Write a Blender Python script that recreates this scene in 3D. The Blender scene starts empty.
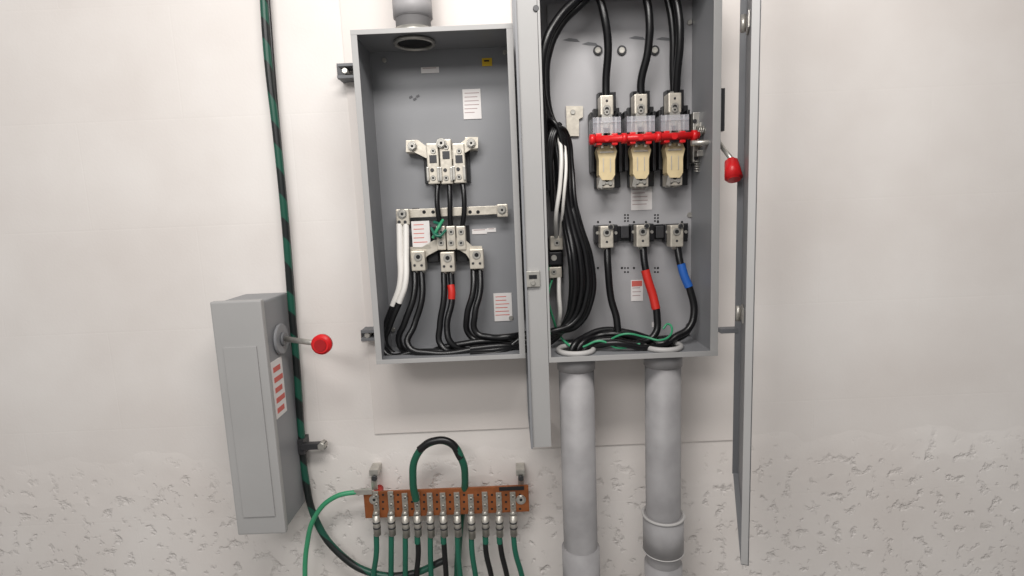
import bpy, bmesh, math, random
from mathutils import Vector, Matrix
random.seed(4)
sc = bpy.context.scene
sc.view_settings.view_transform = 'Standard'

# ------------------------------------------------------------ camera
F = 533.0; D = 1.6; HC = 1.55
cam_d = bpy.data.cameras.new("camera"); cam = bpy.data.objects.new("camera", cam_d)
sc.collection.objects.link(cam)
cam_d.sensor_width = 36; cam_d.lens = F/1024*36
R = Matrix.Rotation(math.radians(90-8), 3, 'X') @ Matrix.Rotation(math.radians(-2.4), 3, 'Z')
cam.matrix_world = Matrix.Translation((0, -D, HC)) @ R.to_4x4()
cam_d.clip_start = 0.02
sc.camera = cam
C = Vector((0, -D, HC))

def W(px, py, y):
    """photo measurement -> real position on the vertical plane at depth y (metres off the wall)"""
    d = R @ Vector(((px-512)/F, (288-py)/F, -1))
    return C + d*((y+D)/d.y)
def L(n, px, py, y):
    return (W(px+n, py, y)-W(px, py, y)).length

# ------------------------------------------------------------ materials
MATS = {}
def mat(name, col, rough=.5, metal=0., bump=0., bscale=60, var=.06, vscale=8, alpha=1, trans=0):
    if name in MATS: return MATS[name]
    m = bpy.data.materials.new(name); m.use_nodes = True
    nt = m.node_tree; b = nt.nodes['Principled BSDF']
    tc = nt.nodes.new('ShaderNodeTexCoord')
    n = nt.nodes.new('ShaderNodeTexNoise'); n.inputs['Scale'].default_value = vscale; n.inputs['Detail'].default_value = 4
    nt.links.new(tc.outputs['Object'], n.inputs['Vector'])
    r = nt.nodes.new('ShaderNodeValToRGB')
    lo = [max(0, c*(1-var)) for c in col]; hi = [min(1, c*(1+var)) for c in col]
    r.color_ramp.elements[0].color = (*lo, 1); r.color_ramp.elements[1].color = (*hi, 1)
    r.color_ramp.elements[0].position = .3; r.color_ramp.elements[1].position = .7
    nt.links.new(n.outputs['Fac'], r.inputs['Fac']); nt.links.new(r.outputs['Color'], b.inputs['Base Color'])
    b.inputs['Roughness'].default_value = rough; b.inputs['Metallic'].default_value = metal
    if trans: b.inputs['Transmission Weight'].default_value = trans
    b.inputs['Alpha'].default_value = alpha
    if bump:
        n2 = nt.nodes.new('ShaderNodeTexNoise'); n2.inputs['Scale'].default_value = bscale; n2.inputs['Detail'].default_value = 6
        bp = nt.nodes.new('ShaderNodeBump'); bp.inputs['Strength'].default_value = bump; bp.inputs['Distance'].default_value = .01
        nt.links.new(tc.outputs['Object'], n2.inputs['Vector'])
        nt.links.new(n2.outputs['Fac'], bp.inputs['Height']); nt.links.new(bp.outputs['Normal'], b.inputs['Normal'])
    MATS[name] = m; return m

def s(r, g, b):  # sRGB 0-255 -> linear
    return tuple(((c/255)/12.92 if c/255 <= .04045 else (((c/255)+.055)/1.055)**2.4) for c in (r, g, b))

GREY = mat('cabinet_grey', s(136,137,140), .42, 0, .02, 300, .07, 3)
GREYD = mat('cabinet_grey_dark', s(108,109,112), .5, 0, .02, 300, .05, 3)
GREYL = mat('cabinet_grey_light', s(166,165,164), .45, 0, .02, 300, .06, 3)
PLATE = mat('galvanised_plate', s(170,169,171), .42, .1, .02, 200, .07, 6)
PVC = mat('pvc_grey', s(154,152,153), .55, 0, .08, 25, .17, 10)
PVCL = mat('pvc_light', s(184,182,180), .55)
STEEL = mat('steel', s(190,187,180), .36, .7, .03, 120, .12, 40)
ALU = mat('aluminium_lug', s(208,201,188), .4, .5, .04, 90, .14, 60)
DKMET = mat('dark_metal', s(70,70,72), .4, .5)
HOLE = mat('dark_recess', s(22,22,24), .8)
BLACK = mat('black_insulation', s(16,16,18), .33, 0, .03, 60)
BLACKP = mat('black_plastic', s(26,26,29), .4)
WHITEC = mat('white_insulation', s(228,225,220), .4)
GREENC = mat('green_insulation', s(28,100,80), .4)
GREENL = mat('green_wire', s(60,150,108), .4)
REDT = mat('red_tape', s(200,42,32), .45)
BLUET = mat('blue_tape', s(36,96,180), .45)
REDP = mat('red_plastic', s(215,30,34), .35)
CREAM = mat('fuse_cream', s(216,197,155), .5, 0, 0, 60, .08, 40)
LABEL = mat('label_white', s(224,220,218), .5, 0, 0, 60, .02)
LABTXT = mat('label_text', s(170,148,148), .6)
LABRED = mat('label_red', s(205,100,90), .6)
YEL = mat('label_yellow', s(225,185,30), .5)
COPPER = mat('copper_bar', s(150,88,50), .45, .4, .03, 100, .25, 25)
CLEAR = mat('clear_shield', s(215,215,222), .12, 0, 0, 60, .02, 8, alpha=.26)

def striped():
    m = bpy.data.materials.new('black_green_striped'); m.use_nodes = True
    nt = m.node_tree; b = nt.nodes['Principled BSDF']; b.inputs['Roughness'].default_value = .4
    tc = nt.nodes.new('ShaderNodeTexCoord'); w = nt.nodes.new('ShaderNodeTexWave')
    w.wave_type = 'BANDS'; w.bands_direction = 'DIAGONAL'
    w.inputs['Scale'].default_value = 4.5; w.inputs['Distortion'].default_value = 2.5
    r = nt.nodes.new('ShaderNodeValToRGB'); r.color_ramp.elements[0].position = .5; r.color_ramp.elements[1].position = .56
    r.color_ramp.elements[0].color = (*s(20,26,26), 1); r.color_ramp.elements[1].color = (*s(18,78,62), 1)
    nt.links.new(tc.outputs['Object'], w.inputs['Vector']); nt.links.new(w.outputs['Fac'], r.inputs['Fac'])
    nt.links.new(r.outputs['Color'], b.inputs['Base Color']); return m
STRIPE = striped()

# ------------------------------------------------------------ mesh helpers
def root(name):
    e = bpy.data.objects.new(name, None); e.empty_display_size = .05
    sc.collection.objects.link(e); return e
def link(o, parent, m):
    sc.collection.objects.link(o)
    if m: o.data.materials.append(m)
    if parent: o.parent = parent
    return o
def boxw(name, p0, p1, m, parent=None, bev=.0015):
    lo = [min(a, b) for a, b in zip(p0, p1)]; hi = [max(a, b) for a, b in zip(p0, p1)]
    bm = bmesh.new(); bmesh.ops.create_cube(bm, size=1)
    sz = [max(h-l, 1e-4) for l, h in zip(lo, hi)]; ce = [(l+h)/2 for l, h in zip(lo, hi)]
    for v in bm.verts: v.co = Vector([v.co[i]*sz[i] for i in range(3)])
    bv = min(bev, min(sz)*.3)
    if bv > 1e-4: bmesh.ops.bevel(bm, geom=bm.edges[:], offset=bv, segments=2, affect='EDGES', profile=.6)
    me = bpy.data.meshes.new(name); bm.to_mesh(me); bm.free()
    o = bpy.data.objects.new(name, me); o.location = ce
    return link(o, parent, m)
def box(name, x0, y0, x1, y1, yf, dep, m, parent=None, bev=.0015, rot=0):
    """front face measured in the photo, lying on plane yf, extends 'dep' towards the wall"""
    cx, cy = (x0+x1)/2, (y0+y1)/2
    a = W(x0, cy, yf).x; b = W(x1, cy, yf).x; t = W(cx, y0, yf).z; u = W(cx, y1, yf).z
    o = boxw(name, (a, yf, u), (b, yf+dep, t), m, parent, bev)
    if rot: o.rotation_euler = (0, math.radians(rot), 0)
    return o
def cylw(name, p0, p1, r, m, parent=None, seg=28, r2=None, bev=0):
    p0 = Vector(p0); p1 = Vector(p1); d = p1-p0
    bm = bmesh.new(); bmesh.ops.create_cone(bm, cap_ends=True, segments=seg, radius1=r, radius2=r if r2 is None else r2, depth=d.length)
    if bev:
        es = [e for e in bm.edges if abs(e.verts[0].co.z-e.verts[1].co.z) < 1e-6]
        bmesh.ops.bevel(bm, geom=es, offset=bev, segments=2, affect='EDGES')
    for f in bm.faces: f.smooth = len(f.verts) == 4
    me = bpy.data.meshes.new(name); bm.to_mesh(me); bm.free()
    o = bpy.data.objects.new(name, me); o.location = (p0+p1)/2
    o.rotation_mode = 'QUATERNION'; o.rotation_quaternion = Vector((0, 0, 1)).rotation_difference(d)
    return link(o, parent, m)
def disc(name, px, py, rp, yf, dep, m, parent=None, seg=24, bev=.0008):
    c = W(px, py, yf); r = L(rp, px, py, yf)
    return cylw(name, (c.x, yf+dep, c.z), (c.x, yf, c.z), r, m, parent, seg, bev=min(bev, dep*.3, r*.3))
def torus(name, c, R_, r, m, parent, axis='Z'):
    bm = bmesh.new(); N, M = 40, 10; vs = []
    for i in range(N):
        a = 2*math.pi*i/N; row = []
        for j in range(M):
            b = 2*math.pi*j/M
            row.append(bm.verts.new(((R_+r*math.cos(b))*math.cos(a), (R_+r*math.cos(b))*math.sin(a), r*math.sin(b))))
        vs.append(row)
    for i in range(N):
        for j in range(M):
            f = bm.faces.new((vs[i][j], vs[(i+1) % N][j], vs[(i+1) % N][(j+1) % M], vs[i][(j+1) % M])); f.smooth = True
    me = bpy.data.meshes.new(name); bm.to_mesh(me); bm.free()
    o = bpy.data.objects.new(name, me); o.location = c
    if axis == 'Y': o.rotation_euler = (math.pi/2, 0, 0)
    return link(o, parent, m)
def cable(name, pts, rp, m, parent=None):
    """pts: (px,py,y)"""
    cu = bpy.data.curves.new(name, 'CURVE'); cu.dimensions = '3D'
    sp = cu.splines.new('BEZIER'); sp.bezier_points.add(len(pts)-1)
    for b, p in zip(sp.bezier_points, pts):
        b.co = W(*p); b.handle_left_type = b.handle_right_type = 'AUTO'
    cu.bevel_depth = L(rp, pts[0][0], pts[0][1], pts[0][2]); cu.bevel_resolution = 5; cu.resolution_u = 14; cu.use_fill_caps = True
    o = bpy.data.objects.new(name, cu); return link(o, parent, m)
def poly(name, pts, yf, dep, m, parent=None):
    """flat plate with photo-measured outline"""
    bm = bmesh.new(); vs = [bm.verts.new(W(x, y, yf)) for x, y in pts]
    f = bm.faces.new(vs); r = bmesh.ops.extrude_face_region(bm, geom=[f])
    for v in [g for g in r['geom'] if isinstance(g, bmesh.types.BMVert)]: v.co.y += dep
    bmesh.ops.recalc_face_normals(bm, faces=bm.faces[:])
    me = bpy.data.meshes.new(name); bm.to_mesh(me); bm.free()
    return link(bpy.data.objects.new(name, me), parent, m)
def label(x0, y0, x1, y1, yf, parent, rows=5, txt=None, base=None, head=None, rot=0):
    b = box('label_plate', x0, y0, x1, y1, yf, .0012, base or LABEL, parent, 0)
    if head: box('label_header', x0+.8, y0+.8, x1-.8, y0+(y1-y0)*.3, yf-.0006, .0008, head, parent, 0)
    st = .36 if head else .12
    for i in range(rows):
        yy = y0+(y1-y0)*(st+(.9-st)*i/max(rows, 1)); xr = x1-1.5-random.random()*(x1-x0)*.3
        box('label_line', x0+1.5, yy, xr, yy+.7, yf-.0005, .0006, txt or LABTXT, parent, 0)
def bolt(px, py, rp, yf, parent, m=None):
    disc('bolt_washer', px, py, rp*1.25, yf, .003, STEEL, parent)
    disc('bolt_head', px, py, rp, yf-.006, .006, m or STEEL, parent, 6)
    disc('bolt_socket', px, py, rp*.45, yf-.0065, .002, HOLE, parent, 6)
def lug(px, py, w, h, yf, dep, parent, barrels=2, up=False):
    """mechanical lug: body block, set screws, cable collars, tongue"""
    box('lug_body', px-w/2, py-h/2, px+w/2, py+h/2, yf, dep, ALU, parent, .003)
    sgn = -1 if up else 1
    disc('lug_screw_rim', px, py-sgn*h*.2, w*.3, yf-.003, .004, STEEL, parent)
    disc('lug_screw_socket', px, py-sgn*h*.2, w*.17, yf-.0036, .001, HOLE, parent, 6)
    for i in range(barrels):
        o = (i-(barrels-1)/2)*w*.5
        a = W(px+o, py+sgn*h*.28, yf); b = W(px+o, py+sgn*h*.62, yf)
        yy = yf+dep*.45
        cylw('lug_collar', (a.x, yy, a.z), (a.x, yy, b.z), L(w*.24, px, py, yf), STEEL, parent)
        disc('set_screw', px+o, py+sgn*h*.22, w*.1, yf-.002, .003, DKMET, parent, 6)

# ------------------------------------------------------------ room
def wallmat():
    m = bpy.data.materials.new('painted_block_wall'); m.use_nodes = True
    nt = m.node_tree; b = nt.nodes['Principled BSDF']; N = nt.nodes.new; K = nt.links.new
    b.inputs['Roughness'].default_value = .55
    tc = N('ShaderNodeNewGeometry'); sx = N('ShaderNodeSeparateXYZ'); K(tc.outputs['Position'], sx.inputs[0])
    zl = W(600, 447, 0).z
    nz = N('ShaderNodeTexNoise'); nz.inputs['Scale'].default_value = 4; K(tc.outputs['Position'], nz.inputs['Vector'])
    za = N('ShaderNodeMath'); za.operation = 'MULTIPLY_ADD'; K(nz.outputs['Fac'], za.inputs[0]); za.inputs[1].default_value = .25; K(sx.outputs['Z'], za.inputs[2])
    mr = N('ShaderNodeMapRange'); K(za.outputs[0], mr.inputs['Value'])
    mr.inputs['From Min'].default_value = zl+.14; mr.inputs['From Max'].default_value = zl+.02
    n1 = N('ShaderNodeTexNoise'); n1.inputs['Scale'].default_value = 24; n1.inputs['Detail'].default_value = 6; n1.inputs['Roughness'].default_value = .55
    K(tc.outputs['Position'], n1.inputs['Vector'])
    rr = N('ShaderNodeValToRGB'); rr.color_ramp.elements[0].position = .28; rr.color_ramp.elements[1].position = .44
    K(n1.outputs['Fac'], rr.inputs['Fac'])
    n2 = N('ShaderNodeTexNoise'); n2.inputs['Scale'].default_value = 120; n2.inputs['Detail'].default_value = 3; K(tc.outputs['Position'], n2.inputs['Vector'])
    mul = N('ShaderNodeMath'); mul.operation = 'MULTIPLY'; K(rr.outputs['Color'], mul.inputs[0]); K(mr.outputs[0], mul.inputs[1])
    ad = N('ShaderNodeMath'); ad.operation = 'MULTIPLY_ADD'; K(n2.outputs['Fac'], ad.inputs[0]); ad.inputs[1].default_value = .05; K(mul.outputs[0], ad.inputs[2])
    cb = N('ShaderNodeCombineXYZ'); K(sx.outputs['X'], cb.inputs['X']); K(sx.outputs['Z'], cb.inputs['Y'])
    br = N('ShaderNodeTexBrick'); br.inputs['Scale'].default_value = 1; br.inputs['Brick Width'].default_value = .62; br.inputs['Row Height'].default_value = .31
    br.inputs['Mortar Size'].default_value = .004; br.inputs['Mortar Smooth'].default_value = 1
    K(cb.outputs[0], br.inputs['Vector'])
    a2 = N('ShaderNodeMath'); a2.operation = 'MULTIPLY_ADD'; K(br.outputs['Fac'], a2.inputs[0]); a2.inputs[1].default_value = -.025; K(ad.outputs[0], a2.inputs[2])
    bp = N('ShaderNodeBump'); bp.inputs['Strength'].default_value = .7; bp.inputs['Distance'].default_value = .008
    K(a2.outputs[0], bp.inputs['Height']); K(bp.outputs['Normal'], b.inputs['Normal'])
    n3 = N('ShaderNodeTexNoise'); n3.inputs['Scale'].default_value = 2.2; n3.inputs['Detail'].default_value = 5; K(tc.outputs['Position'], n3.inputs['Vector'])
    cr = N('ShaderNodeValToRGB'); cr.color_ramp.elements[0].color = (*s(220,213,208), 1); cr.color_ramp.elements[1].color = (*s(233,228,224), 1)
    cr.color_ramp.elements[0].position = .3; cr.color_ramp.elements[1].position = .65
    K(n3.outputs['Fac'], cr.inputs['Fac']); K(cr.outputs['Color'], b.inputs['Base Color'])
    return m
WALL = wallmat()
PANEL = mat('painted_board', s(223,216,211), .5, 0, .03, 120, .03, 2)
wall = boxw('wall_back', (-3, 0, 0), (3, .15, 2.9), WALL, None, 0)
floor = boxw('floor', (-3, -3.5, -.1), (3, .15, 0), mat('floor_concrete', s(150,148,145), .7, 0, .1, 30), None, 0)
pa = root('wall_backboard')
xl = W(372, 400, -.006).x; xm = W(531, 440, -.006).x; xr = W(738, 400, -.006).x
boxw('board_left', (xl, -.006, W(450, 431, -.006).z), (xm, 0, 2.6), PANEL, pa, .001)
boxw('board_right', (xm, -.006, W(640, 444, -.006).z), (xr, 0, 2.6), PANEL, pa, .001)

# ------------------------------------------------------------ left cabinet
def cabinet(name, xl, xr, zb, zt, yf, lip, gaps, m, mb, th=.004, yb=-.006):
    r = root(name)
    boxw('back_plate', (xl, yb, zb), (xr, yb-.011, zt), mb, r, 0)
    boxw('top', (xl, yb, zt-th), (xr, yf, zt), m, r, .0005)
    boxw('bottom', (xl, yb, zb), (xr, yf, zb+th), m, r, .0005)
    for sd, x in (('left', xl), ('right', xr-th)):
        g = gaps.get(sd)
        if g:
            boxw('side_'+sd+'_lower', (x, yb, zb), (x+th, yf, g[0]), m, r, .0005)
            boxw('side_'+sd+'_upper', (x, yb, g[1]), (x+th, yf, zt), m, r, .0005)
        else:
            boxw('side_'+sd, (x, yb, zb), (x+th, yf, zt), m, r, .0005)
    a, b, c, d = lip
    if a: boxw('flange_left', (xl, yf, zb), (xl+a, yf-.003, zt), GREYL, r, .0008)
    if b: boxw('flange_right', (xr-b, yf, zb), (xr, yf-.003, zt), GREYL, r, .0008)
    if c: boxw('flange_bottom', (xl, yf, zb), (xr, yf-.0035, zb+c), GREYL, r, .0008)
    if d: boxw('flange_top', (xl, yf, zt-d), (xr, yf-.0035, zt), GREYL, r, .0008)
    return r
YL = -.19
lx = (W(350,32,YL).x+W(377,362,YL).x)/2; lr = (W(512,24,YL).x+W(526,357,YL).x)/2
lb = (W(377,364,YL).z+W(526,358,YL).z)/2; lt = (W(350,32,YL).z+W(512,22,YL).z)/2
gapz = (W(526,362,-.1).z, W(526,322,-.1).z)
gl = (lb+.012, gapz[1])
cabL = cabinet('splice_cabinet', lx, lr, lb, lt, YL, (.016,.016,.012,.012), {'right': gl}, GREY, GREY)
YB = -.0175
label(421,67,439,73, YB-.002, cabL, 1)
label(463,89,481,119, YB-.002, cabL, 6)
box('yellow_sticker',482,58,492,66,YB-.002,.001,YEL,cabL,0)
box('sticker_mark',484,60,489,61.5,YB-.003,.001,HOLE,cabL,0)
label(494,293,512,321, YB-.002, cabL, 6, LABRED)
label(472,229,487,234, YB-.002, cabL, 1)
label(487,228,496,232, YB-.002, cabL, 1)
for i,(x,y) in enumerate(((409,96),(413,98),(416,95))):
    box('pen_mark',x,y,x+3.5,y+2.2,YB-.001,.0006,DKMET,cabL,0,rot=-25)
for x,y in ((384,60),(505,52),(393,330),(511,318)):
    disc('stud',x,y,2.2,YB-.005,.005,STEEL,cabL)

for nm,(x0,y0,x1,y1) in {'a':(337,63,356,78),'b':(361,330,377,341)}.items():
    r = root('strut_channel')
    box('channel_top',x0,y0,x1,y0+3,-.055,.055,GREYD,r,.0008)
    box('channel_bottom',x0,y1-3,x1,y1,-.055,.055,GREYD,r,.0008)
    box('channel_back',x0,y0,x1,y1,-.005,.005,DKMET,r,.0008)
    disc('channel_nut',(x0+x1)/2-2,(y0+y1)/2,3,-.05,.045,STEEL,r,6)

r = root('conduit_riser')
p = W(412,20,-.12); rr_ = L(19,412,10,-.12)
cylw('pipe',(p.x,-.1,lt+.0),(p.x,-.1,2.6),rr_*.93,PVC,r,40)
cylw('hub',(p.x,-.1,lt+.001),(p.x,-.1,lt+.022),rr_*1.12,STEEL,r,40,bev=.003)
cylw('coupling',(p.x,-.1,lt+.05),(p.x,-.1,lt+.1),rr_*1.04,PVC,r,40,bev=.003)
torus('locknut',(p.x,-.1,lt-.010),rr_*1.02,.005,STEEL,r)
cylw('bore',(p.x,-.1,lt-.004),(p.x,-.1,lt-.008),rr_*.9,HOLE,r,40)

# ---- upper terminal block
r = root('power_distribution_block')
box('base_left',410,146,430,153,-.045,.026,ALU,r)
poly('strap_left',[(406,141),(418,140),(430,149),(436,152),(436,160),(426,158),(414,152),(406,152)],-.06,.006,ALU,r)
poly('strap_right',[(478,137),(468,137),(456,147),(450,151),(450,160),(460,156),(471,149),(478,148)],-.06,.006,ALU,r)
for x,y in ((412,146),(471,143)):
    box('lug_foot',x-6,y-6,x+6,y+7,-.054,.036,ALU,r,.002)
    bolt(x,y,3.6,-.067,r)
bolt(441,143,4,-.075,r)
box('insulating_base',424,150,470,183,-.03,.013,BLACKP,r)
for x,y0,y1 in ((433,143,184),(446,139,184),(459,143,183)):
    box('barrier_body',x-6,y0,x+6,y1,-.068,.038,ALU,r,.003)
    box('barrier_slot',x-3.6,y0+12,x+3.6,y0+20,-.0695,.002,DKMET,r,.0005)
    box('clip_l',x-6.5,y1-17,x-4,y1-3,-.074,.02,STEEL,r)
    box('clip_r',x+4,y1-17,x+6.5,y1-3,-.074,.02,STEEL,r)
    disc('terminal_screw',x,y0+8,2.6,-.071,.004,STEEL,r)
    disc('terminal_screw_slot',x,y0+8,1.2,-.0716,.001,HOLE,r,6)
    disc('terminal_screw',x,y1-6,2.6,-.071,.004,STEEL,r)
    disc('terminal_screw_slot',x,y1-6,1.2,-.0716,.001,HOLE,r,6)
    disc('terminal_screw',x-1,y1-14,1.8,-.071,.004,DKMET,r)
r = root('jumper_cable_set')
cable('jumper_1',[(438,180,-.05),(437,196,-.062),(438,212,-.065),(441,228,-.055)],2.6,BLACK,r)
cable('jumper_2',[(449,180,-.05),(450,200,-.062),(450,214,-.062),(451,228,-.055)],2.6,BLACK,r)
cable('jumper_3',[(462,180,-.05),(464,196,-.062),(464,214,-.062),(462,228,-.055)],2.6,BLACK,r)

# ---- neutral bar
r = root('neutral_bus_bar')
box('bar',397,207.5,508,216,-.05,.008,ALU,r,.001,rot=0)
box('standoff_l',412,208,418,216,-.042,.025,BLACKP,r)
box('standoff_r',488,207,494,215,-.042,.025,BLACKP,r)
for x in (424,433,470,478): disc('bar_hole',x,212,1.8,-.0512,.002,HOLE,r)
box('lug_l',396,209,409,225,-.068,.017,ALU,r,.003); bolt(402,214,4,-.069,r)
for o in (-3,3): disc('set',402+o,222,1.6,-.07,.003,DKMET,r)
box('lug_r',497,204,508,217,-.064,.014,ALU,r,.003); bolt(502,210,3.6,-.065,r)

# ---- lower terminal block
r = root('line_terminal_block')
box('insulating_base',426,226,470,262,-.03,.013,BLACKP,r)
label(412,221,430,249,-.058,r,5,LABRED)
box('label_standoff',414,224,428,246,-.0565,.039,GREYD,r)
poly('strap_left',[(410,247),(422,247),(434,240),(438,240),(438,250),(427,256),(424,262),(410,262)],-.058,.006,ALU,r)
poly('strap_right',[(482,246),(472,246),(463,238),(456,238),(456,248),(466,254),(470,260),(482,258)],-.058,.006,ALU,r)
for x in (441,451,461):
    box('block',x-4.5,226,x+4.5,250,-.066,.036,ALU,r,.003)
    disc('screw',x,232,2.8,-.069,.004,STEEL,r); disc('screw_slot',x,232,1.3,-.0696,.001,HOLE,r,6)
    disc('screw',x,243,2.8,-.069,.004,STEEL,r); disc('screw_slot',x,243,1.3,-.0696,.001,HOLE,r,6)
for x,y in ((418,261),(447.5,262),(476.5,259)):
    lug(x,y,14,20,-.078,.04,r)
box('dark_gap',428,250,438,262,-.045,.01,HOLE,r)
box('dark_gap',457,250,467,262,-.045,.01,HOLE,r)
r = root('bonding_jumper')
cable('wire_1',[(434,222,-.06),(440,226,-.075),(436,232,-.08),(441,238,-.072)],1.6,GREENC,r)
cable('wire_2',[(443,220,-.06),(438,228,-.08),(433,238,-.075)],1.6,GREENL,r)
cable('wire_3',[(431,228,-.07),(438,236,-.085),(446,230,-.07)],1.4,GREENC,r)

# ---- feeder cables
r = root('neutral_feeder_cable')
cable('white_a',[(399.5,224,-.06),(400,250,-.075),(400,285,-.09),(393,306,-.09)],3.3,WHITEC,r)
cable('white_b',[(406,224,-.06),(406,255,-.08),(405,285,-.10),(399,303,-.1)],3.0,WHITEC,r)
def loop(k):
    o = k*20
    return [(526,350-k*16,-.10),(553,337-k*9+3,-.10-k*.03),(566+o*.5,326-(1-k)*5,-.11),(571+o,300,-.13+k*.02),
            (571+o,262,-.15+.04*k),(565+o*.75,225,-.12),(559+o*.6,190,-.13+.03*k),(556+o*.45,155,-.12),(549+o*.35,130,-.11),(545+o*.1,121,-.10)]
feeds = [
 [(393,306,-.09),(386,325,-.09),(382,343,-.1),(388,355,-.11),(415,352,-.11),(480,352,-.1)],
 [(399,303,-.1),(390,325,-.1),(386,345,-.08),(400,357,-.08),(440,353,-.08),(490,350,-.08)],
 [(414.5,270,-.06),(414,295,-.085),(405,322,-.095),(399,342,-.09),(410,354,-.08),(450,346,-.1),(495,341,-.1)],
 [(421.5,270,-.06),(422,298,-.085),(414,326,-.1),(408,345,-.12),(430,353,-.13),(490,347,-.12)],
 [(444,272,-.06),(444,298,-.08),(440,325,-.09),(441,345,-.1),(462,354,-.12),(500,354,-.12)],
 [(451,272,-.06),(452,300,-.08),(447,328,-.1),(452,344,-.11),(475,351,-.09),(500,350,-.09)],
 [(473.5,269,-.06),(473,292,-.085),(467,316,-.09),(469,334,-.08),(485,343,-.09),(505,343,-.07)],
 [(480,269,-.06),(480,292,-.085),(475,314,-.1),(476,332,-.1),(490,337,-.11),(505,337,-.12)],
]
r = root('power_feeder_cable_bundle')
for i,p in enumerate(feeds):
    cable('conductor_%d'%(i+1), p+loop(i/7), 3.2, BLACK, r)
for i in range(3):
    k = .15+.3*i
    cable('conductor_%d'%(i+9), [(470,349+2*i,-.14),(500,346+3*i,-.13)]+[(a,b-2,c-.012) for a,b,c in loop(k)], 3.1, BLACK, r)
cable('red_phase_tape',[(450.8,285,-.073),(451.8,292,-.078),(451.6,299,-.08)],3.7,REDT,r)

# ------------------------------------------------------------ right cabinet
YR = -.23
rx = (W(541,60,YR).x+W(547,355,YR).x)/2; rr = (W(722,40,YR).x+W(717,352,YR).x)/2
rb = W(632,359,YR).z; rt = W(632,-45,YR).z
cabR = cabinet('disconnect_enclosure', rx, rr, rb, rt, YR, (.006,.02,.014,.014), {'left': (rb+.012, gapz[1])}, GREY, PLATE)
MB = -.03
boxw('mounting_plate',(W(553,200,MB).x,MB,W(630,337,MB).z),(W(697,200,MB).x,MB+.013,rt-.03),PLATE,cabR,.001)
r = root('wireway')
wx0 = (W(514,20,YR).x+W(531,440,YR).x)/2; wz = W(545,447,YR).z
boxw('cover',(wx0,YR,wz),(rx-.001,YR+.003,rt),GREYL,r,.0008)
boxw('cover_lip',(wx0,YR-.008,wz),(wx0+.006,YR-.0005,rt),GREY,r,.0008)
boxw('back',(wx0,-.018,wz),(rx-.001,-.006,rt),GREY,r,.0008)
boxw('end_cap',(wx0,YR+.003,wz),(rx-.001,-.018,wz+.003),GREY,r,.0005)
box('latch_plate',526,271,540,287,YR-.008,.0075,STEEL,r); box('latch_slot',529,275,537,279,YR-.0095,.002,HOLE,r)
disc('latch_pin',533,283,2.4,YR-.014,.006,STEEL,r)
disc('cover_screw',536,8,3,YR-.004,.004,DKMET,r)

for x,y in ((571,42),(590,46),(637,40),(664,41)):
    poly('slot',[(x-8,y-2),(x-2,y-4),(x+6,y-3),(x+9,y),(x+4,y-.5),(x-3,y-1)],MB-.001,.001,GREYD,cabR)
for x,y in ((598,50),(622,50),(655,50)):
    disc('grommet',x,y,4.6,MB-.006,.006,DKMET,cabR); disc('grommet_face',x,y,3,MB-.008,.003,STEEL,cabR)
for x in range(598,696,12):
    for y in (222,268):
        if random.random()<.8: disc('hole',x,y,1.1,MB-.0012,.001,HOLE,cabR)
for x in (625,628,655,658):
    for y in (215,218,221,268,272): disc('hole',x,y,.9,MB-.0012,.001,HOLE,cabR)
label(631,186,652,210,MB-.002,cabR,5)
label(631,280,643,301,MB-.002,cabR,3,LABTXT,None,LABRED)
label(652,322,660,327,MB-.002,cabR,1)
poly('bracket_plate',[(566,106),(583,106),(583,117),(579,119),(579,136),(567,136)],MB-.01,.01,ALU,cabR)
disc('bracket_bolt',573,112,2.5,MB-.013,.004,STEEL,cabR)
for x,y in ((562,20),(690,22),(690,215)): disc('plate_screw',x,y,2.6,MB-.004,.004,STEEL,cabR)

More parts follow.
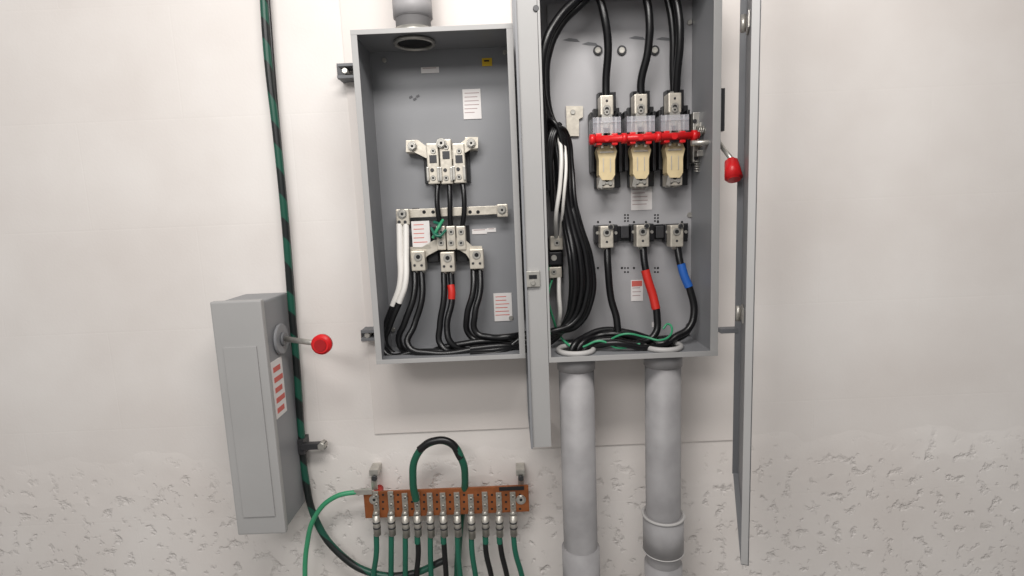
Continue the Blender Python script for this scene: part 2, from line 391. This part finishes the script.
# ---- fused switch
r = root('fusible_disconnect_switch')
for i,x in enumerate((607,641,675)):
    dy = -i*1.2
    box('base',x-13,108+dy,x+13,188+dy,-.05,.02,BLACKP,r,.002)
    box('phase_barrier_l',x-16,112+dy,x-13,172+dy,-.085,.05,BLACKP,r)
    box('phase_barrier_r',x+12,112+dy,x+15,172+dy,-.085,.05,BLACKP,r)
    box('upper_base',x-9,92+dy,x+9,112+dy,-.06,.03,BLACKP,r,.002)
    lug(x,105+dy,13,20,-.105,.045,r,1,True)
    bolt(x,112+dy,3,-.108,r)
    poly('jaw',[(x-5,114+dy),(x+5,114+dy),(x+6,124+dy),(x+3,128+dy),(x-3,128+dy),(x-6,124+dy)],-.11,.03,STEEL,r)
    for o in (-9,-4,4,9):
        box('arc_plate',x+o-1,117+dy,x+o+1,134+dy,-.105,.04,GREYL,r,.0006)
    box('arc_shield',x-14,117+dy,x+14,133+dy,-.142,.003,CLEAR,r,.001)
    box('arc_shield_side_l',x-14,117+dy,x-13,133+dy,-.139,.07,CLEAR,r,0)
    box('arc_shield_side_r',x+13,117+dy,x+14,133+dy,-.139,.07,CLEAR,r,0)
    box('arc_shield_rib',x-14,121+dy,x+14,122.5+dy,-.145,.003,CLEAR,r,0)
    box('blade_l',x-6,122+dy,x-3.5,148+dy,-.138,.05,ALU,r,.001)
    box('blade_r',x+3.5,122+dy,x+6,148+dy,-.138,.05,ALU,r,.001)
    for o in (-8,8): 
        box('carrier_clamp',x+o-3,133+dy,x+o+3,145+dy,-.150,.04,REDP,r,.003)
    box('carrier_window',x-4,140+dy,x+4,145+dy,-.148,.004,BLACKP,r,.001)
    disc('pivot',x,138.5+dy,3.2,-.158,.02,REDP,r)
    poly('link_body',[(x-8,146+dy),(x+8,146+dy),(x+10,151+dy),(x+8,160+dy),(x+8,175+dy),(x+5,180+dy),(x-5,180+dy),(x-8,175+dy),(x-8,160+dy),(x-10,151+dy)],-.12,.04,CREAM,r)
    box('link_ridge',x-7,151+dy,x+7,153+dy,-.122,.004,ALU,r)
    box('link_groove',x-4,158+dy,x-3,172+dy,-.1212,.002,ALU,r,0); box('link_groove',x+3,158+dy,x+4,172+dy,-.1212,.002,ALU,r,0)
    lug(x,182+dy,15,12,-.112,.05,r,2)
    disc('lug_screw',x-3.5,183+dy,2.2,-.116,.004,STEEL,r); disc('lug_screw',x+3.5,183+dy,2.2,-.116,.004,STEEL,r)
    poly('terminal_tongue',[(x-9,187+dy),(x-7,178+dy),(x-4,178+dy),(x-5,189+dy)],-.118,.004,STEEL,r)
a = W(589,139.5,-.148); b = W(699,135.5,-.148); cz=(a.z+b.z)/2
cylw('crossbar',(a.x,-.148,cz),(b.x,-.148,cz),L(3.6,640,138,-.148),REDP,r,24)
for x in (592,624,658,694):
    a = W(x-2.5,138.5,-.148); b2 = W(x+2.5,138.5,-.148)
    cylw('crossbar_collar',(a.x,-.148,cz),(b2.x,-.148,cz),L(5.2,640,138,-.148),REDP,r,24)

# ---- operating mechanism and handle
def helix(name,x0,y0,x1,y1,yy,rad,turns,wr,m,parent):
    cu = bpy.data.curves.new(name,'CURVE'); cu.dimensions='3D'; n=turns*12
    sp = cu.splines.new('POLY'); sp.points.add(n)
    A=W(x0,y0,yy);B=W(x1,y1,yy);d=(B-A).normalized();u=d.cross(Vector((0,1,0))).normalized();v=Vector((0,1,0))
    for i in range(n+1):
        t=i/n;an=2*math.pi*turns*t;p=A.lerp(B,t)+u*rad*math.cos(an)+v*rad*math.sin(an); sp.points[i].co=(*p,1)
    cu.bevel_depth=wr; cu.bevel_resolution=2
    return link(bpy.data.objects.new(name,cu),parent,m)
r = root('switch_operating_handle')
box('frame',693,112,708,162,-.09,.073,STEEL,r,.002)
box('frame_arm',700,122,715,128,-.11,.02,STEEL,r)
box('frame_arm_low',697,150,714,156,-.12,.02,STEEL,r)
disc('cam',703,138,8,-.115,.02,ALU,r); disc('cam_hub',703,138,3,-.125,.012,DKMET,r)
for x,y in ((695,121),(705,121),(696,158),(706,157)): disc('rivet',x,y,2,-.094,.004,DKMET,r)
helix('spring',697,130,713,130,-.13,.009,8,.0018,STEEL,r)
helix('spring_low',697,160,697,172,-.09,.007,5,.0015,STEEL,r)
A=Vector((rr+.001,-.16,W(717,142,-.16).z))
cylw('shaft',A-Vector((.05,0,0)),A+Vector((.026,0,0)),.007,STEEL,r)
box('side_bracket',721,88,725,131,-.21,.05,DKMET,r)
P0=A+Vector((.022,0,0)); P1=W(732,160,-.26)
cylw('lever',P0,P1,.006,STEEL,r)
cylw('grip',W(731,159,-.26),W(734,180,-.285),.015,REDP,r,24,r2=.022,bev=.006)

# ---- lower terminal row
r = root('load_terminal_block')
box('rail',600,225,688,240,-.045,.015,BLACKP,r,.001)
for x,y in ((607,236),(643,235),(677,235)):
    box('insulator',x-12,y-11,x+11,y+7,-.07,.035,BLACKP,r,.003)
    lug(x,y+1,13,22,-.105,.04,r,1)
    bolt(x+4,y-9,2.4,-.108,r,DKMET)
    for o in (-9.5,9): disc('base_screw',x+o,y-3,1.7,-.072,.004,STEEL,r)
for x in (625,660):
    box('spacer',x-4,226,x+4,238,-.06,.02,DKMET,r)

# ---- neutral lug inside left edge
r = root('neutral_lug_block')
box('base',549,238,563,278,-.05,.033,BLACKP,r)
box('upper',550,236,563,250,-.085,.04,ALU,r,.003); disc('s',557,243,3,-.088,.004,STEEL,r); disc('s2',557,243,1.4,-.0885,.001,HOLE,r,6)
box('mid',549,252,562,265,-.085,.04,BLACKP,r,.003); disc('s',554,258,3,-.088,.004,STEEL,r)
box('lower',549,267,562,278,-.085,.04,ALU,r,.003); disc('s',554,272,2.6,-.088,.004,STEEL,r); disc('s2',554,272,1.2,-.0885,.001,HOLE,r,6)

r = root('white_neutral_conductors')
cable('wire_1',[(557,130,-.12),(561,150,-.155),(560,185,-.165),(556,215,-.15),(556,238,-.08)],2.1,WHITEC,r)
cable('wire_2',[(563,133,-.12),(566,165,-.155),(564,195,-.16),(560,238,-.08)],1.6,WHITEC,r)
cable('wire_3',[(559,278,-.08),(559,295,-.1),(560,312,-.1),(559,324,-.08)],2.2,WHITEC,r)
r = root('grounding_wire')
cable('wire_1',[(550,266,-.06),(545.5,278,-.12),(548,300,-.14),(553,318,-.12),(560,336,-.1),(572,348,-.13)],1.2,GREENL,r)
cable('wire_2',[(552,280,-.07),(548,295,-.14),(546,315,-.15),(550,334,-.14)],1.1,GREENL,r)
cable('wire_3',[(607,341,-.14),(625,334,-.16),(645,337,-.16),(662,340,-.17),(672,330,-.14),(668,324,-.12),(663,329,-.12)],1.1,GREENL,r)
cable('wire_4',[(583,347,-.16),(600,341,-.17),(618,348,-.17),(640,344,-.17)],1.1,GREENL,r)

r = root('line_feeder_cable_bundle')
cable('left_riser_1',[(552,124,-.12),(546,110,-.13),(541.5,80,-.16),(545,45,-.17),(557,20,-.16),(580,-4,-.14),(600,-22,-.12)],4.2,BLACK,r)
cable('left_riser_2',[(556,130,-.10),(549,112,-.11),(546,85,-.12),(548,55,-.13),(560,26,-.13),(585,0,-.12),(605,-22,-.1)],4.0,BLACK,r)
cable('left_riser_3',[(548,190,-.14),(545,150,-.16),(543.5,115,-.17),(540,85,-.19)],3.2,BLACK,r)
cable('phase_a',[(606,98,-.085),(606,80,-.09),(608,45,-.11),(604,15,-.12),(592,-25,-.1)],3.9,BLACK,r)
cable('phase_b',[(641,96,-.085),(641,82,-.09),(648,50,-.11),(649,15,-.12),(640,-25,-.1)],3.9,BLACK,r)
cable('phase_c',[(676,95,-.085),(677,75,-.1),(680,40,-.12),(678,10,-.12),(668,-25,-.1)],3.9,BLACK,r)
cable('phase_c2',[(674,95,-.07),(673,70,-.08),(673,35,-.09),(669,5,-.09),(660,-25,-.08)],3.6,BLACK,r)
for k in range(4):
    cable('loop_%d'%k,[(545+k,119+3*k,-.13),(553+2*k,121+2*k,-.15),(560+2.5*k,135,-.15+.01*k),(563+3*k,165,-.14+.01*k),(563+4*k,200,-.13),(570+4*k,235,-.12)],2.2,BLACK,r)
for k in range(3):
    cable('inner_%d'%k,[(553,205+3*k,-.12),(549+k,180,-.14),(547+k*2,155,-.15),(551+2*k,133,-.15),(556+2*k,124,-.13)],2.4,BLACK,r)

r = root('load_feeder_cable')
cable('phase_a',[(607,246,-.085),(608,268,-.1),(611,298,-.1),(617,322,-.11),(616,338,-.12),(603,344,-.14),(588,346,-.15),(580,360,-.15)],3.6,BLACK,r)
cable('phase_b',[(643,246,-.085),(645,266,-.1),(652,292,-.11),(657,316,-.12),(655,334,-.13),(640,343,-.14),(610,340,-.14),(590,344,-.14),(576,360,-.15)],3.6,BLACK,r)
cable('phase_c',[(677,246,-.085),(681,266,-.1),(690,290,-.11),(694,312,-.12),(689,328,-.13),(674,338,-.14),(664,348,-.15),(661,362,-.15)],3.6,BLACK,r)
cable('return_a',[(690,325,-.12),(684,335,-.12),(660,340,-.1),(630,333,-.1),(605,330,-.1),(585,337,-.12),(573,347,-.15),(571,362,-.15)],3.4,BLACK,r)
cable('return_b',[(660,360,-.14),(655,347,-.13),(640,340,-.12),(615,334,-.12),(598,336,-.11),(580,346,-.14),(576,362,-.14)],3.4,BLACK,r)
cable('return_c',[(588,362,-.15),(592,348,-.15),(612,343,-.17),(640,347,-.17),(662,346,-.16),(672,340,-.14)],3.0,BLACK,r)
cable('red_phase_tape',[(645.2,270,-.101),(648.5,282,-.106),(652.4,294,-.11),(656,309,-.118)],4.3,REDT,r)
cable('blue_phase_tape',[(681,264,-.099),(684,275,-.104),(689,287,-.11)],4.2,BLUET,r)

# ------------------------------------------------------------ conduits
def conduit(px, pyc, rp, extra):
    r = root('pvc_conduit')
    y = -.15; X = W(px,pyc,y).x; rad = L(rp,px,pyc,y)
    cylw('pipe',(X,y,0),(X,y,rb-.001),rad,PVC,r,48)
    cylw('adapter',(X,y,rb-.045),(X,y,rb-.002),rad*1.07,PVC,r,48,bev=.003)
    cylw('locknut',(X,y,rb-.008),(X,y,rb-.001),rad*1.14,STEEL,r,8,bev=.001)
    cylw('bore',(X,y,rb+.0045),(X,y,rb+.007),rad*.9,HOLE,r,48)
    torus('bushing',(X,y,rb+.011),rad*.98,.0075,PVCL,r)
    for z0,z1,f,m in extra: cylw('coupling',(X,y,z0),(X,y,z1),rad*f,m,r,48,bev=.004)
    return r,X,y,rad
zc = lambda px,py: W(px,py,-.2).z
conduit(578,440,17.2,[(zc(582,620),zc(582,556),1.12,PVC)])
r,X,y,rad = conduit(663,440,17.2,[(zc(665,562),zc(665,524),1.18,PVC),(zc(665,700),zc(665,572),1.1,PVC)])
torus('strap',(X,y,zc(665,524)),rad*1.17,.004,PVCL,r)
torus('strap_low',(X,y,zc(665,560)),rad*1.17,.002,PVCL,r)

# ------------------------------------------------------------ right: open door, swung towards the viewer, seen almost edge on
r = root('enclosure_door')
Pb = W(741,300,-.25); Pf = W(753,300,-.62)
zb2 = W(742,566,-.62).z; zt2 = 2.35
dv = Vector((Pf.x-Pb.x, Pf.y-Pb.y, 0)); ln = dv.length; ang = math.atan2(dv.y, dv.x)
r.matrix_world = Matrix.Translation((Pb.x, Pb.y, 0)) @ Matrix.Rotation(ang, 4, 'Z')
def dp(name,a,b,m,bev=.001): return boxw(name,a,b,m,r,bev)
dp('door_skin',(0,0,zb2),(ln,.003,zt2),GREY)
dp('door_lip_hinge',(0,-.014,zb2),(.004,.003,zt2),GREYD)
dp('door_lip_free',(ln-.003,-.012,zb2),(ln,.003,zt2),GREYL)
dp('door_lip_bottom',(0,-.012,zb2),(ln,.003,zb2+.003),GREY)
for py in (17,317):
    zz = W(741,py,-.4).z
    cylw('hinge_barrel',(.12,-.012,zz-.018),(.12,-.012,zz+.018),.006,STEEL,r)
    dp('hinge_leaf',(.09,-.004,zz-.018),(.15,-.0005,zz+.018),STEEL)
# swing hinge arms that carry the door off the enclosure side (world space, parented keeping transform)
for z in (2.12, W(730,330,-.24).z):
    o = boxw('hinge_arm',(rr,-.225,z-.006),(Pb.x+.003,-.252,z+.006),GREYD,None,.001)
    o.parent = r; o.matrix_parent_inverse = r.matrix_world.inverted()

# ------------------------------------------------------------ left: safety switch box
r = root('safety_switch_box')
XB = W(300,420,-.005).x
yf=-.165
zt3=W(285,300,yf).z; zb3=W(276,528,yf).z
bw=.13
boxw('body',(XB-bw,0,zb3),(XB,yf,zt3),GREY,r,.006)
boxw('cover',(XB-bw-.004,yf,zb3-.006),(XB+.004,yf-.02,zt3+.006),GREYL,r,.005)
boxw('cover_recess',(XB-bw+.02,yf-.02,zb3+.05),(XB-.02,yf-.024,zt3-.12),GREYL,r,.003)
zl0=W(281,412,-.1).z; zl1=W(281,357,-.1).z
boxw('side_label',(XB,-.16,zl0),(XB+.001,-.09,zl1),LABEL,r,0)
for i in range(5):
    z=zl0+(zl1-zl0)*(.08+.18*i)
    boxw('side_label_text',(XB+.001,-.15,z),(XB+.0016,-.105+.01*(i%2),z+(zl1-zl0)*.09),LABRED,r,0)
hz=W(320,342,-.15).z
cylw('handle_hub',(XB,-.09,hz),(XB+.010,-.09,hz),.045,GREY,r,40,bev=.003)
cylw('handle_boss',(XB+.010,-.09,hz),(XB+.018,-.09,hz),.02,GREYD,r,30,bev=.002)
pk=W(320,342,-.19)
cylw('handle_lever',(XB+.016,-.09,hz),(pk.x,-.175,hz),.008,STEEL,r)
cylw('handle_rim',(pk.x,-.165,hz),(pk.x,-.19,hz),.0275,REDP,r,36,bev=.006)
cylw('handle_face',(pk.x,-.19,hz),(pk.x,-.193,hz),.016,mat('red_dark',s(165,20,26),.4),r,36)
r = root('pipe_clamp')
box('arm',300,444,325,450,-.05,.02,DKMET,r); box('foot',298,440,304,455,-.045,.045,DKMET,r); disc('nut',321,447,4,-.056,.03,STEEL,r,6)

# ------------------------------------------------------------ ground cable down the left
r = root('grounding_cable')
cable('cable',[(262,-30,-.03),(268,60,-.03),(276,130,-.03),(285,220,-.03),(291,300,-.025),(297,370,-.025),(301,430,-.025),(305,475,-.03),(316,520,-.04),(338,552,-.05),(372,573,-.06),(410,574,-.06),(445,560,-.05)],3.9,STRIPE,r)
cable('cable_thin',[(266,-30,-.022),(276,100,-.022),(289,240,-.02),(297,360,-.02),(299,430,-.02)],1.8,BLACK,r)

# ------------------------------------------------------------ ground bus bar
r = root('ground_bus_bar')
yb=-.07
box('bar',364,489,529,515,yb,.008,COPPER,r,.001)
for x in (374,521):
    cylw('standoff',(W(x,500,yb).x,yb+.009,W(x,500,yb).z),(W(x,500,yb).x,0,W(x,500,yb).z),.013,REDT,r)
    box('bracket_up',x-3,474,x+3,490,-.05,.006,STEEL,r); box('bracket_tab',x-5,470,x+4,476,-.05,.05,STEEL,r)
    disc('bracket_nut',x,479,3,-.058,.01,DKMET,r,6)
    bolt(x,500,4,yb-.002,r)
box('nameplate',499,487,524,490.5,yb-.003,.004,BLACKP,r,0)
LUGM = mat('tinned_lug', s(176,172,164), .38, .6, .04, 90, .15, 50)
xs = [376,391,405,417,430,443,457,471,485,499,513]
for i,x in enumerate(xs):
    for y in (495,502,509): disc('bar_hole',x+7,y,1.2,yb-.0006,.001,HOLE,r)
    j = random.uniform(-1.5,1.5)
    box('lug_tongue',x-2.8,493+j,x+2.8,514,yb-.004,.004,LUGM,r,.001)
    bolt(x,498+j,2.3,yb-.005,r,LUGM); bolt(x,507+j,2.1,yb-.005,r,LUGM)
    c=W(x,513,yb-.01); d=W(x,536+j,yb-.01)
    ll = (c.z-d.z)
    cylw('lug_neck',(c.x,yb-.006,c.z+.006),(c.x,yb-.012,c.z-.006),L(2.6,x,520,yb),LUGM,r,20,r2=L(3.6,x,520,yb))
    cylw('lug_barrel',(c.x,yb-.012,c.z-.004),(c.x,yb-.012,c.z-ll),L(3.6,x,520,yb),LUGM,r,24,bev=.001)
    for t in (.35,.6): cylw('crimp',(c.x,yb-.012,c.z-ll*t),(c.x,yb-.012,c.z-ll*t-.005),L(3.9,x,520,yb),DKMET,r,12)
r = root('equipment_grounding_conductors')
cm=[GREENC,GREENC,GREENC,BLACK,GREENC,BLACK,GREENC,GREENC,BLACK,BLACK,GREENC]
for i,x in enumerate(xs):
    yv=yb-.012
    e = (i-3)*.9
    cable('drop_%d'%(i+1),[(x+.3,534,yv),(x+.8+random.uniform(-.7,.7)+e*.2,552,yv),(x+1+e+random.uniform(-1.5,1.5),575,yv+.01),(x+2+e*2,610,yv+.02),(x+3+e*3,700,yv+.03)],2.7,cm[i],r)
    if cm[i] is BLACK: cable('green_tape_%d'%i,[(x+.3,536,yv-.001),(x+.5+e*.05,543,yv-.001)],2.95,GREENC,r)
cable('loop',[(416,500,-.085),(413,482,-.095),(417,455,-.1),(432,442,-.1),(450,443,-.1),(462,460,-.1),(465,478,-.08),(463,500,-.045),(459,540,-.04),(456,620,-.04)],3.6,mat('green_dark_insulation',s(24,88,68),.4),r)
cable('loop_black',[(419,450,-.102),(432,441.5,-.101),(450,442.5,-.101),(461,458,-.102)],3.8,BLACK,r)
cable('light_green_wire',[(372,491,-.06),(358,492,-.07),(335,497,-.08),(316,515,-.08),(307,545,-.08),(305,600,-.08)],2.4,GREENL,r)
box('lug_side',354,490,372,495,-.078,.006,STEEL,r,.001)

# ------------------------------------------------------------ lights
def area(name, loc, tgt, size, power, col):
    l=bpy.data.lights.new(name,'AREA'); l.shape='RECTANGLE'; l.size=size[0]; l.size_y=size[1]; l.energy=power; l.color=col
    o=bpy.data.objects.new(name,l); o.location=loc
    o.rotation_euler=(Vector(tgt)-Vector(loc)).to_track_quat('-Z','Y').to_euler(); sc.collection.objects.link(o)
area('ceiling_light',(.1,-1.45,2.85),(0,0,1.1),(1.4,.35),33,(1,.965,.93))
area('ceiling_light_far',(-1.0,-2.8,2.8),(0,0,1.3),(1.5,.5),26,(1,.98,.96))
w=bpy.data.worlds.new('world'); sc.world=w; w.use_nodes=True
w.node_tree.nodes['Background'].inputs[0].default_value=(1,.985,.97,1); w.node_tree.nodes['Background'].inputs[1].default_value=.38
